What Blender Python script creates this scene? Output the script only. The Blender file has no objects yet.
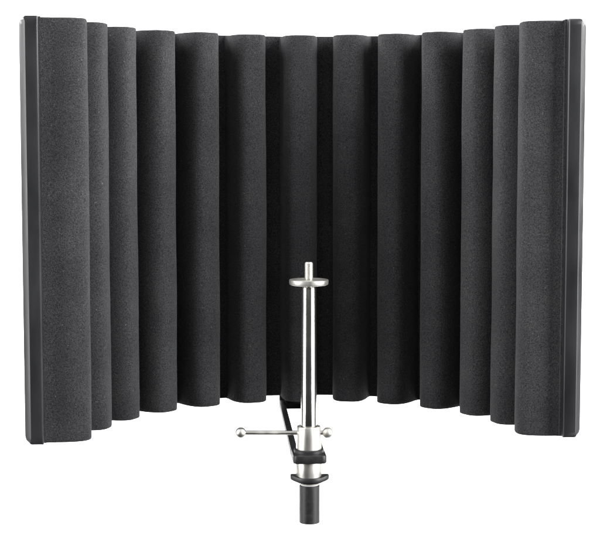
import bpy, bmesh, math, random
from mathutils import Vector, Matrix, noise
R = math.radians
random.seed(7)
scene = bpy.context.scene
COL = scene.collection

# ------------------------------------------------------------------ materials
def new_mat(name):
    m = bpy.data.materials.new(name); m.use_nodes = True
    nt = m.node_tree
    return m, nt, nt.nodes['Principled BSDF']

def mat_foam():
    m, nt, b = new_mat('charcoal_foam')
    N, L = nt.nodes, nt.links
    tc = N.new('ShaderNodeTexCoord')
    n1 = N.new('ShaderNodeTexNoise'); n1.inputs['Scale'].default_value = 1300; n1.inputs['Detail'].default_value = 2; n1.inputs['Roughness'].default_value = .7
    n2 = N.new('ShaderNodeTexNoise'); n2.inputs['Scale'].default_value = 26; n2.inputs['Detail'].default_value = 4
    vo = N.new('ShaderNodeTexVoronoi'); vo.inputs['Scale'].default_value = 1500
    for n in (n1, n2, vo): L.new(tc.outputs['Object'], n.inputs['Vector'])
    # open cells: fine light and dark grain of the foam itself
    r1 = N.new('ShaderNodeValToRGB')
    r1.color_ramp.elements[0].position = .36; r1.color_ramp.elements[0].color = (.0150, .0150, .0190, 1)
    r1.color_ramp.elements[1].position = .66; r1.color_ramp.elements[1].color = (.056, .056, .0565, 1)
    L.new(n1.outputs['Fac'], r1.inputs['Fac'])
    r2 = N.new('ShaderNodeValToRGB')
    r2.color_ramp.elements[0].position = .3; r2.color_ramp.elements[0].color = (.80, .80, .81, 1)
    r2.color_ramp.elements[1].position = .7; r2.color_ramp.elements[1].color = (1.12, 1.12, 1.10, 1)
    L.new(n2.outputs['Fac'], r2.inputs['Fac'])
    mx = N.new('ShaderNodeMix'); mx.data_type = 'RGBA'; mx.blend_type = 'MULTIPLY'; mx.inputs['Factor'].default_value = 1
    L.new(r1.outputs['Color'], mx.inputs['A']); L.new(r2.outputs['Color'], mx.inputs['B'])
    # sparse paler dust specks
    n3 = N.new('ShaderNodeTexNoise'); n3.inputs['Scale'].default_value = 620; n3.inputs['Detail'].default_value = 1
    L.new(tc.outputs['Object'], n3.inputs['Vector'])
    r3 = N.new('ShaderNodeValToRGB')
    r3.color_ramp.elements[0].position = .73; r3.color_ramp.elements[0].color = (0, 0, 0, 1)
    r3.color_ramp.elements[1].position = .81; r3.color_ramp.elements[1].color = (1, 1, 1, 1)
    L.new(n3.outputs['Fac'], r3.inputs['Fac'])
    mx2 = N.new('ShaderNodeMix'); mx2.data_type = 'RGBA'
    L.new(r3.outputs['Color'], mx2.inputs['Factor']); L.new(mx.outputs['Result'], mx2.inputs['A']); mx2.inputs['B'].default_value = (.10, .10, .095, 1)
    L.new(mx2.outputs['Result'], b.inputs['Base Color'])
    b.inputs['Roughness'].default_value = .95
    b.inputs['Specular IOR Level'].default_value = .12
    b.inputs['Sheen Weight'].default_value = .06
    b.inputs['Sheen Roughness'].default_value = .5
    ad = N.new('ShaderNodeMath'); ad.operation = 'ADD'
    L.new(vo.outputs['Distance'], ad.inputs[0]); L.new(n1.outputs['Fac'], ad.inputs[1])
    bp = N.new('ShaderNodeBump'); bp.inputs['Strength'].default_value = .55; bp.inputs['Distance'].default_value = .00035
    L.new(ad.outputs[0], bp.inputs['Height']); L.new(bp.outputs['Normal'], b.inputs['Normal'])
    return m

def mat_metal(name, col, rough, metallic=1.0, nscale=60, namt=.06, bump=.0, spec=.5, stretch=None):
    m, nt, b = new_mat(name)
    N, L = nt.nodes, nt.links
    tc = N.new('ShaderNodeTexCoord'); mp = N.new('ShaderNodeMapping')
    if stretch: mp.inputs['Scale'].default_value = stretch
    n = N.new('ShaderNodeTexNoise'); n.inputs['Scale'].default_value = nscale; n.inputs['Detail'].default_value = 5
    L.new(tc.outputs['Object'], mp.inputs['Vector']); L.new(mp.outputs['Vector'], n.inputs['Vector'])
    mr = N.new('ShaderNodeMapRange')
    mr.clamp = True
    mr.inputs['From Min'].default_value = .3; mr.inputs['From Max'].default_value = .7
    mr.inputs['To Min'].default_value = max(.02, rough-namt); mr.inputs['To Max'].default_value = rough+namt
    L.new(n.outputs['Fac'], mr.inputs['Value']); L.new(mr.outputs['Result'], b.inputs['Roughness'])
    r = N.new('ShaderNodeValToRGB')
    r.color_ramp.elements[0].position = .25; r.color_ramp.elements[0].color = tuple(c*.88 for c in col)+(1,)
    r.color_ramp.elements[1].position = .75; r.color_ramp.elements[1].color = tuple(min(1, c*1.06) for c in col)+(1,)
    L.new(n.outputs['Fac'], r.inputs['Fac']); L.new(r.outputs['Color'], b.inputs['Base Color'])
    b.inputs['Metallic'].default_value = metallic
    b.inputs['Specular IOR Level'].default_value = spec
    if bump:
        bp = N.new('ShaderNodeBump'); bp.inputs['Strength'].default_value = .4; bp.inputs['Distance'].default_value = bump
        L.new(n.outputs['Fac'], bp.inputs['Height']); L.new(bp.outputs['Normal'], b.inputs['Normal'])
    return m

FOAM = mat_foam()
CHROME = mat_metal('polished_chrome', (.72, .71, .68), .17, nscale=35, namt=.04)
NICKEL = mat_metal('turned_nickel', (.53, .52, .485), .44, nscale=110, namt=.14, bump=.00008, stretch=(1, 1, .12))
SATIN = mat_metal('satin_nickel', (.78, .76, .72), .27, nscale=260, namt=.10, bump=.00012)
ANOD = mat_metal('black_anodised_trim', (.0115, .0117, .0132), .40, metallic=0, nscale=55, namt=.10, bump=.00003, spec=.42, stretch=(1, 1, .35))
BLACK = mat_metal('black_painted_steel', (.012, .012, .013), .46, metallic=0, nscale=180, namt=.08, bump=.00008, spec=.35)
TUBE = mat_metal('black_powder_coated_tube', (.011, .011, .012), .45, metallic=0, nscale=260, namt=.08, bump=.00010, spec=.5)
SHELL = mat_metal('dark_perforated_steel', (.03, .03, .032), .45, metallic=0, nscale=120, namt=.08, spec=.5)
HIGHLIGHT = mat_metal('pale_highlight_line', (.5, .49, .47), .5, metallic=0, nscale=80, namt=.05)  # pale colour standing in for a thin bright highlight line
PAPER = mat_metal('white_paper_backdrop', (.88, .88, .88), .8, metallic=0, nscale=3, namt=.05, spec=.2)

# ------------------------------------------------------------------ helpers
def link(name, bm, mat, parent=None, smooth=True, angle=35):
    bmesh.ops.recalc_face_normals(bm, faces=bm.faces)
    me = bpy.data.meshes.new(name); bm.to_mesh(me); bm.free()
    if smooth:
        for p in me.polygons: p.use_smooth = True
        me.set_sharp_from_angle(angle=R(angle))
    me.materials.append(mat)
    o = bpy.data.objects.new(name, me); COL.objects.link(o)
    if parent: o.parent = parent
    return o

def empty(name, loc, rz, label, cat, group=None):
    o = bpy.data.objects.new(name, None); COL.objects.link(o)
    o.empty_display_size = .05
    o.location = loc; o.rotation_euler = (0, 0, rz); o['label'] = label; o['category'] = cat
    if group: o['group'] = group
    return o

def lathe(bm, prof, seg=64, origin=(0, 0, 0), axis='Z', phase=0, sides=None):
    """revolve [(r, h), ...] round an axis; closed caps where r is 0"""
    ox, oy, oz = origin
    rings = []
    for r, h in prof:
        def P(a):
            c, s = r*math.cos(a), r*math.sin(a)
            if axis == 'Z': return (ox+c, oy+s, oz+h)
            return (ox+h, oy+c, oz+s)
        if r < 1e-7: rings.append([bm.verts.new(P(0))])
        else: rings.append([bm.verts.new(P(phase+2*math.pi*k/seg)) for k in range(seg)])
    for A, B in zip(rings, rings[1:]):
        for k in range(seg):
            k2 = (k+1) % seg
            if len(A) == 1 and len(B) == 1: continue
            if len(A) == 1: bm.faces.new((A[0], B[k], B[k2]))
            elif len(B) == 1: bm.faces.new((A[k], A[k2], B[0]))
            else: bm.faces.new((A[k], A[k2], B[k2], B[k]))
    return bm

def prism(bm, pts, z0, z1, bev=0.0):
    """closed outline extruded vertically, edges of both caps softened"""
    c = Vector((sum(p[0] for p in pts)/len(pts), sum(p[1] for p in pts)/len(pts)))
    def ring(z, inset):
        out = []
        n = len(pts)
        for i, p in enumerate(pts):
            a, b, d = Vector(pts[i-1]), Vector(p), Vector(pts[(i+1) % n])
            t = (d-a).normalized(); nrm = Vector((t.y, -t.x))
            if (b-c).dot(nrm) < 0 and inset: pass
            q = b-nrm*inset*SGN
            out.append(bm.verts.new((q.x, q.y, z)))
        return out
    area = sum(pts[i-1][0]*pts[i][1]-pts[i][0]*pts[i-1][1] for i in range(len(pts)))
    SGN = 1 if area > 0 else -1
    lv = [(z0, bev), (z0+bev*.3, bev*.3), (z0+bev, 0), (z1-bev, 0), (z1-bev*.3, bev*.3), (z1, bev)] if bev else [(z0, 0), (z1, 0)]
    rs = [ring(z, i) for z, i in lv]
    for A, B in zip(rs, rs[1:]):
        for i in range(len(pts)):
            j = (i+1) % len(pts)
            bm.faces.new((A[i], A[j], B[j], B[i]))
    bm.faces.new(rs[0]); bm.faces.new(rs[-1])
    return bm

def rounded(x0, y0, x1, y1, r, n=6):
    out = []
    for cx, cy, a0 in ((x1-r, y1-r, 0), (x0+r, y1-r, 90), (x0+r, y0+r, 180), (x1-r, y0+r, 270)):
        for k in range(n+1):
            a = R(a0+90*k/n); out.append((cx+r*math.cos(a), cy+r*math.sin(a)))
    return out

# ------------------------------------------------------------------ dimensions (metres)
EYE = 1.25
Z0, Z1 = EYE-.2105, EYE+.0908             # foam bottom / top
RT = .155                                  # radius at the rib crests
RIB = .029                                 # rib height
RB = RT+RIB                                # face of the foam base sheet
RS = RB+.009                               # steel shell inner face
STEP = 15.0
CX, CY, ROT = .006, 1.075, R(4.0)

filt = empty('reflection_filter', (CX, CY, Z0), ROT,
             'large curved black sound screen lined with vertical charcoal foam ribs behind the chrome post', 'acoustic screen')
# local frame: opening towards -Y, centre of curvature at the origin, z from foam bottom
H = Z1-Z0
# the real panel is bent by hand and not a perfect arc: sideways offset (mm) against angle round the curve
BEND = [(-110, -3.3), (-90, -3.3), (-75, 5.5), (-60, 7.4), (-45, 9.5), (-30, 9.0), (-15, 7.2), (0, 5.5), (15, 2.6), (30, -3.2),
        (45, -6.4), (60, -6.4), (75, -7.0), (90, -3.2), (110, -2.0)]
def bend(deg):
    for (a, u), (b, v) in zip(BEND, BEND[1:]):
        if a <= deg <= b:
            t = (deg-a)/(b-a); t = t*t*(3-2*t); o = (u+(v-u)*t)*.001
            q = math.sin(R(deg))
            ox, oy = o+.0020*q*abs(q), .010*q*q
            return (ox*math.cos(ROT)+oy*math.sin(ROT), -ox*math.sin(ROT)+oy*math.cos(ROT))
    return (0, 0)
def polar(r, deg): a = R(deg); o = bend(deg); return (r*math.sin(a)+o[0], r*math.cos(a)+o[1])

# foam base sheet
def arc_sheet(r0, r1, d, z0, z1, nseg=120, nz=1):
    bm = bmesh.new()
    pts = [polar(r0, -d+2*d*k/nseg) for k in range(nseg+1)]+[polar(r1, d-2*d*k/nseg) for k in range(nseg+1)]
    prism(bm, pts, z0, z1)
    return bm
END = 95.6
liner = link('foam_liner', arc_sheet(RB, RS-.0004, END, .0006, H+.0002), FOAM, filt)

# foam ribs: tall U-shaped crests cut from soft foam, each a little uneven
def rib(k):
    bm = bmesh.new()
    W = .0152; D = RIB+.003+(.0030 if k == 0 else 0); M = 30; NZ = 60
    rnd = random.Random(100+k)
    w = W*(1+rnd.uniform(-.02, .02)); d = D*(1+rnd.uniform(-.015, .015))
    prof = []
    for i in range(M+1):
        t = math.pi*i/M
        c, s = math.cos(t), math.sin(t)
        e = .66
        x = w*math.copysign(abs(c)**e, c); y = d*abs(s)**.72
        prof.append((x, y))
    # foot of the rib flares a little into the base sheet
    prof = [(w*1.10, -.0005)]+prof[1:-1]+[(-w*1.10, -.0005)]
    seed = Vector((k*3.1, 7.7, 1.3))
    ang = STEP*(k-6)
    off = bend(ang)
    def pt(x, y, z, inset):
        l = math.hypot(x, y) or 1
        x2, y2 = x*(1-inset/l), y*(1-inset/l)
        nz = noise.noise(Vector((x*40, y*40, z*14))+seed)*.0007+noise.noise(Vector((x*150, y*150, z*150))+seed)*.00016
        x2 += x/l*nz; y2 += y/l*nz
        r = RB+.003-y2
        a = R(ang)
        # rib frame: y towards the centre of curvature, x along the tangent
        return (r*math.sin(a)+x2*math.cos(a)+off[0], r*math.cos(a)-x2*math.sin(a)+off[1], z)
    b = .0011
    lv = [(0, b), (b*.3, b*.3), (b, 0)]+[(b+(H-2*b)*j/NZ, 0) for j in range(1, NZ)]+[(H-b, 0), (H-b*.3, b*.3), (H, b)]
    zt = noise.noise(seed*2)*.0006
    rings = []
    for z, ins in lv:
        zz = z+(zt*(z/H))
        rings.append([bm.verts.new(pt(x, y, zz, ins)) for x, y in prof])
    n = len(prof)
    for A, B in zip(rings, rings[1:]):
        for i in range(n):
            j = (i+1) % n
            bm.faces.new((A[i], A[j], B[j], B[i]))
    # caps as fans so that the cut faces stay level
    for ring, z in ((rings[0], 0), (rings[-1], H+zt)):
        c = bm.verts.new(pt(0, d*.45, z, 0))
        for i in range(n):
            bm.faces.new((ring[i], ring[(i+1) % n], c))
    o = link('foam_rib', bm, FOAM, liner, angle=60)
    o['group'] = 'vertical foam ribs of the filter'
    return o
for k in range(13): rib(k)

# steel shell with rows of round perforations
def shell():
    bm = bmesh.new()
    r0, r1 = RS, RS+.0016
    deg_cell = 3.0; nz = 28
    cells = int(2*(END-1.2)/deg_cell)
    a0 = -cells*deg_cell/2
    ch = (H+.0001)/nz
    V = {}
    def v(r, a, z):
        key = (round(r, 6), round(a, 4), round(z, 6))
        if key not in V:
            x, y = polar(r, a); V[key] = bm.verts.new((x, y, z))
        return V[key]
    K = 8
    for i in range(cells):
        for j in range(nz):
            ac, zc = a0+(i+.5)*deg_cell, .001+(j+.5)*ch
            hw, hh = deg_cell/2, ch/2
            sq = [(1, 0), (1, 1), (0, 1), (-1, 1), (-1, 0), (-1, -1), (0, -1), (1, -1)]
            for r in (r0, r1):
                for k in range(K):
                    k2 = (k+1) % K
                    q = [v(r, ac+sq[k][0]*hw, zc+sq[k][1]*hh), v(r, ac+sq[k2][0]*hw, zc+sq[k2][1]*hh),
                         v(r, ac+math.cos(R(45*k2))*hw*.62, zc+math.sin(R(45*k2))*hh*.62), v(r, ac+math.cos(R(45*k))*hw*.62, zc+math.sin(R(45*k))*hh*.62)]
                    bm.faces.new(q)
            for k in range(K):
                k2 = (k+1) % K
                c, s, c2, s2 = math.cos(R(45*k)), math.sin(R(45*k)), math.cos(R(45*k2)), math.sin(R(45*k2))
                bm.faces.new([v(r0, ac+c*hw*.62, zc+s*hh*.62), v(r0, ac+c2*hw*.62, zc+s2*hh*.62), v(r1, ac+c2*hw*.62, zc+s2*hh*.62), v(r1, ac+c*hw*.62, zc+s*hh*.62)])
    # rims
    for z in (.001, .001+nz*ch):
        for i in range(cells*2):
            a, b = a0+i*deg_cell/2, a0+(i+1)*deg_cell/2
            bm.faces.new([v(r0, a, z), v(r0, b, z), v(r1, b, z), v(r1, a, z)])
    return link('outer_shell', bm, SHELL, filt)
shell()

# edge trims: chamfered black channel closing each end of the curve
def trim(side):
    bm = bmesh.new()
    # outline in plan for the right side: x outwards, y forwards is -Y
    xi, xo = RB+.0002, RS+.0045
    yf, yb = -.0262, -.0125
    ch = .0046
    pts = [(xi, yb-.0), (xi, yf+.0012), (xi+.0006, yf+.0004), (xi+.0015, yf), (xo-ch, yf), (xo-ch+.0008, yf+.0005), (xo-.0004, yf+ch-.0006), (xo, yf+ch), (xo, yb)]
    o = bend(95*side)
    OX = o[0]
    pts = [(side*x, y+o[1]) for x, y in pts]; yf += o[1]
    z0, z1 = .0010, H+.0000
    n = len(pts)
    rr = .0060                             # top and bottom outer corners are rounded off
    lv = []
    for q in range(7):
        a = R(90*q/6); lv.append((z0+rr*(1-math.sin(a)), rr*(1-math.cos(a))))
    lv = [(z0+rr*(1-math.sin(R(15*q))), rr*(1-math.cos(R(15*q)))) for q in range(6, -1, -1)][::1]
    lv = lv+[(z1-(z-z0), i) for z, i in reversed(lv)]
    rings = []
    for z, ins in lv:
        ring = []
        for x, y in pts:
            s = abs(x)
            s2 = min(s, xo-ins) if ins else s
            ring.append(bm.verts.new((side*s2+OX, y if y != yf else y+ins*.15, z)))
        rings.append(ring)
    for A, B in zip(rings, rings[1:]):
        for i in range(n):
            j = (i+1) % n
            bm.faces.new((A[i], A[j], B[j], B[i]))
    bm.faces.new(rings[0]); bm.faces.new(rings[-1])
    bmesh.ops.remove_doubles(bm, verts=bm.verts, dist=1e-6)
    bmesh.ops.dissolve_degenerate(bm, edges=bm.edges, dist=1e-6)
    return link('edge_trim', bm, ANOD, filt, angle=25)
trim(-1); trim(1)

# ------------------------------------------------------------------ mounting bracket under the foam
PX, PY = .0062, 1.050                      # axis of the post (world)
inv = (Matrix.Translation((CX, CY, Z0)) @ Matrix.Rotation(ROT, 4, 'Z')).inverted()
pl = inv @ Vector((PX, PY, Z0))            # the post in the filter's frame
BZ1 = EYE-.2158-Z0; BZ0 = BZ1-.0042
def bracket():
    bm = bmesh.new()
    w = .0118
    zz0, zz1 = EYE-.2214-Z0, EYE-.2155-Z0
    # end plate with rounded front, round hole seated on the post
    outer = rounded(pl.x-w, pl.y-.0135, pl.x+w, pl.y+.0150, .0035, 5)
    prism(bm, outer, zz0, zz1, .0008)
    # raised boss ring
    lathe(bm, [(.0088, 0), (.0106, 0), (.0106, .0022), (.0100, .0028), (.0092, .0028), (.0088, .0022), (.0088, 0)], 48, (pl.x, pl.y, zz1-.0001))
    ep = link('mounting_bracket', bm, BLACK, filt)
    # two flat side arms running back below the foam
    yb = RS-.006; ya = RS+.0040
    for s in (-1, 1):
        bm = bmesh.new()
        x0, x1 = pl.x+s*w-.0048*(s > 0), pl.x+s*w+.0048*(s < 0)
        bx = .0015
        xb0, xb1 = bx+s*w-.0048*(s > 0), bx+s*w+.0048*(s < 0)
        pts = [(min(x0, x1), pl.y+.0148), (max(x0, x1), pl.y+.0148), (max(xb0, xb1), ya), (min(xb0, xb1), ya)]
        prism(bm, pts, zz0+.0002, zz1-.0003, .0004)
        link('side_arm', bm, BLACK, ep)
    bm = bmesh.new()
    prism(bm, rounded(.0015-w+.0048, yb-.010, .0015+w-.0048, ya-.0002, .0004, 2), zz0+.0008, zz1-.0004, .0004)
    link('cross_bar', bm, BLACK, ep)
    # upright tongue bolted to the back of the shell
    bm = bmesh.new()
    prism(bm, rounded(-.0100, RS+.0024, .0130, RS+.0054, .001, 3), zz1-.0005, .085, .0004)
    tg = link('back_tongue', bm, BLACK, ep)
    for hz in (.022, .066):
        bm = bmesh.new()
        prof = [(0, .0030), (.0022, .0029), (.0036, .0020), (.0040, 0), (0, 0)]
        lathe(bm, prof, 24)
        for v_ in bm.verts: v_.co = Vector((v_.co.x+.002, RS+.0054+v_.co.z, hz+v_.co.y))
        link('bolt', bm, CHROME, tg)
    return ep
bracket()

# ------------------------------------------------------------------ chrome microphone post with T-bar clamp
ZB = EYE-.2360
post = empty('microphone_post', (PX, PY, ZB), 0,
             'slim shiny chrome post with round flange and ball-ended clamp bar, in front of the foam', 'microphone post')
def z(h): return EYE+h-ZB
bm = bmesh.new()
lathe(bm, [(0, z(-.226)), (.0078, z(-.226)), (.0078, z(-.214)), (.0058, z(-.2135)), (.0056, z(-.19)), (.0050, z(-.0988)), (.0047, z(-.0978)), (0, z(-.0978))], 64)
link('shaft', bm, CHROME, post)
bm = bmesh.new()
prof = [(0, z(-.0980)), (.00275, z(-.0980))]
hz = z(-.0970)
while hz < z(-.0815):                      # fine thread
    prof += [(.00300, hz), (.00300, hz+.00025), (.00278, hz+.0005), (.00278, hz+.0006)]; hz += .00085
prof += [(.0029, z(-.0812)), (.0024, z(-.0803)), (0, z(-.0802))]
lathe(bm, prof, 40)
link('threaded_tip', bm, NICKEL, post)
bm = bmesh.new()
lathe(bm, [(.0030, z(-.0964)), (.0126, z(-.0964)), (.0135, z(-.0960)), (.0138, z(-.0952)), (.0138, z(-.0928)), (.0135, z(-.0925)),
           (.0050, z(-.0925)), (.0046, z(-.0923)), (.0030, z(-.0923)), (.0030, z(-.0964))], 72)
link('flange', bm, NICKEL, post)
# slightly tapered clamp collar, hollow at the top
bm = bmesh.new()
lathe(bm, [(.0080, z(-.206)), (.0071, z(-.1976)), (.0074, z(-.1968)), (.0082, z(-.1968)), (.0085, z(-.1976)), (.0087, z(-.205)), (.0091, z(-.2135)), (.0091, z(-.2160)), (.0078, z(-.2160)), (.0080, z(-.206))], 72)
collar = link('clamp_collar', bm, NICKEL, post)
bm = bmesh.new()
lathe(bm, [(.0060, z(-.2223)), (.0092, z(-.2223)), (.0094, z(-.2230)), (.0092, z(-.2300)), (.0090, z(-.2328)), (.0060, z(-.2328)), (.0060, z(-.2223))], 72)
link('lower_collar', bm, NICKEL, post)
# T-bar lever: rod through the collar with a ball on each end
LZ = z(-.2016)
bm = bmesh.new()
lathe(bm, [(0, -.0465), (.00155, -.0465), (.00155, .0110), (0, .0110)], 24, (0, 0, LZ), 'X')
lever = link('clamp_lever', bm, NICKEL, post)
lever.rotation_euler = (0, 0, 0)
for bxp in (-.0482, .0134):
    bm = bmesh.new()
    prof = []
    for i in range(17):
        a = math.pi*i/16; prof.append((.0039*math.sin(a) if 0 < i < 16 else 0, -.0039*math.cos(a)))
    lathe(bm, prof, 32, (bxp, 0, LZ), 'X')
    link('ball_knob', bm, NICKEL, lever)

# ------------------------------------------------------------------ black stand tube
ZP = EYE-.2662
stand = empty('microphone_stand', (PX+.0006, PY, ZP), 0,
              'short upright black tube with winged black flange, directly below the chrome post', 'stand')
def zs(h): return EYE+h-ZP
bm = bmesh.new()
lathe(bm, [(.0060, zs(-.2662)), (.0070, zs(-.2662)), (.0073, zs(-.2659)), (.0073, zs(-.2396)), (.0070, zs(-.2392)), (.0060, zs(-.2392)), (.0060, zs(-.2662))], 64)
link('stand_tube', bm, TUBE, stand)
bm = bmesh.new()
lathe(bm, [(.0030, zs(-.2391)), (.0064, zs(-.2391)), (.0066, zs(-.2382)), (.0064, zs(-.23715)), (.0030, zs(-.23715)), (.0030, zs(-.2391))], 64)
link('highlight_ring', bm, HIGHLIGHT, stand)  # pale ring added to imitate the bright highlight line between flange and tube
bm = bmesh.new()
out = []
for i in range(72):                        # round body with two pointed wings
    a = 2*math.pi*i/72
    r = .0108+.0030*abs(math.cos(a))**9
    out.append((r*math.cos(a)*1.0, r*math.sin(a)*.92))
prism(bm, out, zs(-.2364), zs(-.2326), .0008)
for v_ in bm.verts:                        # wings turned up slightly
    v_.co.z += .0014*max(0, (abs(v_.co.x)-.008)/.006)
lathe(bm, [(.0030, zs(-.2371)), (.0086, zs(-.2371)), (.0090, zs(-.2367)), (.0030, zs(-.2367))], 48)
link('winged_flange', bm, BLACK, stand)

# ------------------------------------------------------------------ white studio backdrop (floor sweeping up into a wall)
bm = bmesh.new()
prof = [(1.5, 0.0), (2.6, 0.0)]
for i in range(1, 17):
    a = R(90*i/16); prof.append((2.6+.9*math.sin(a), .9-.9*math.cos(a)))
prof += [(3.5, 5.5)]
rows = [[bm.verts.new((x, y, zz)) for x in (-9, -4, 0, 4, 9)] for y, zz in prof]
for A, B in zip(rows, rows[1:]):
    for i in range(4): bm.faces.new((A[i], A[i+1], B[i+1], B[i]))
bd = link('backdrop', bm, PAPER); bd['kind'] = 'structure'

# ------------------------------------------------------------------ studio lamps
def area(name, loc, target, sx, sy, power, col=(1, 1, 1)):
    l = bpy.data.lights.new(name, 'AREA'); l.shape = 'RECTANGLE'; l.size = sx; l.size_y = sy; l.energy = power; l.color = col
    o = bpy.data.objects.new(name, l); COL.objects.link(o); o.location = loc
    o.rotation_euler = (Vector(target)-Vector(loc)).to_track_quat('-Z', 'Y').to_euler()
    return o
def around(az, dist, h):                   # azimuth seen from the post, 0 = towards the camera, + = right
    return (PX+dist*math.sin(R(az)), PY-dist*math.cos(R(az)), h)
area('softbox_lamp', around(-69, 1.4, 1.65), (0, 1.08, 1.40), .85, 1.8, 54)
area('softbox_lamp', around(68, 1.4, 1.65), (0, 1.08, 1.40), 1.10, 1.8, 82)
area('overhead_lamp', (0, .70, 2.1), (0, 1.12, 1.3), 1.0, .4, 3)
area('fill_lamp', (-.2, -1.0, 2.3), (0, 1.1, 1.2), 1.6, 1.0, 8)
area('backdrop_lamp', (-1.9, 1.9, 2.3), (-.3, 3.5, 1.2), .5, 1.6, 150)
area('backdrop_lamp', (1.9, 1.9, 2.3), (.3, 3.5, 1.2), .5, 1.6, 150)
w = bpy.data.worlds.new('World'); scene.world = w; w.use_nodes = True
w.node_tree.nodes['Background'].inputs['Color'].default_value = (1, 1, 1, 1)
w.node_tree.nodes['Background'].inputs['Strength'].default_value = .04

# ------------------------------------------------------------------ camera
cam = bpy.data.cameras.new('camera'); co = bpy.data.objects.new('camera', cam); COL.objects.link(co)
cam.sensor_width = 36; cam.lens = 90; cam.clip_start = .05; cam.clip_end = 60
co.location = (0, 0, EYE+.003); co.rotation_euler = (R(90)-math.atan(126.4/1500), 0, 0)
scene.camera = co
scene.view_settings.view_transform = 'Standard'; scene.view_settings.look = 'None'
scene.view_settings.exposure = 0; scene.view_settings.gamma = 1
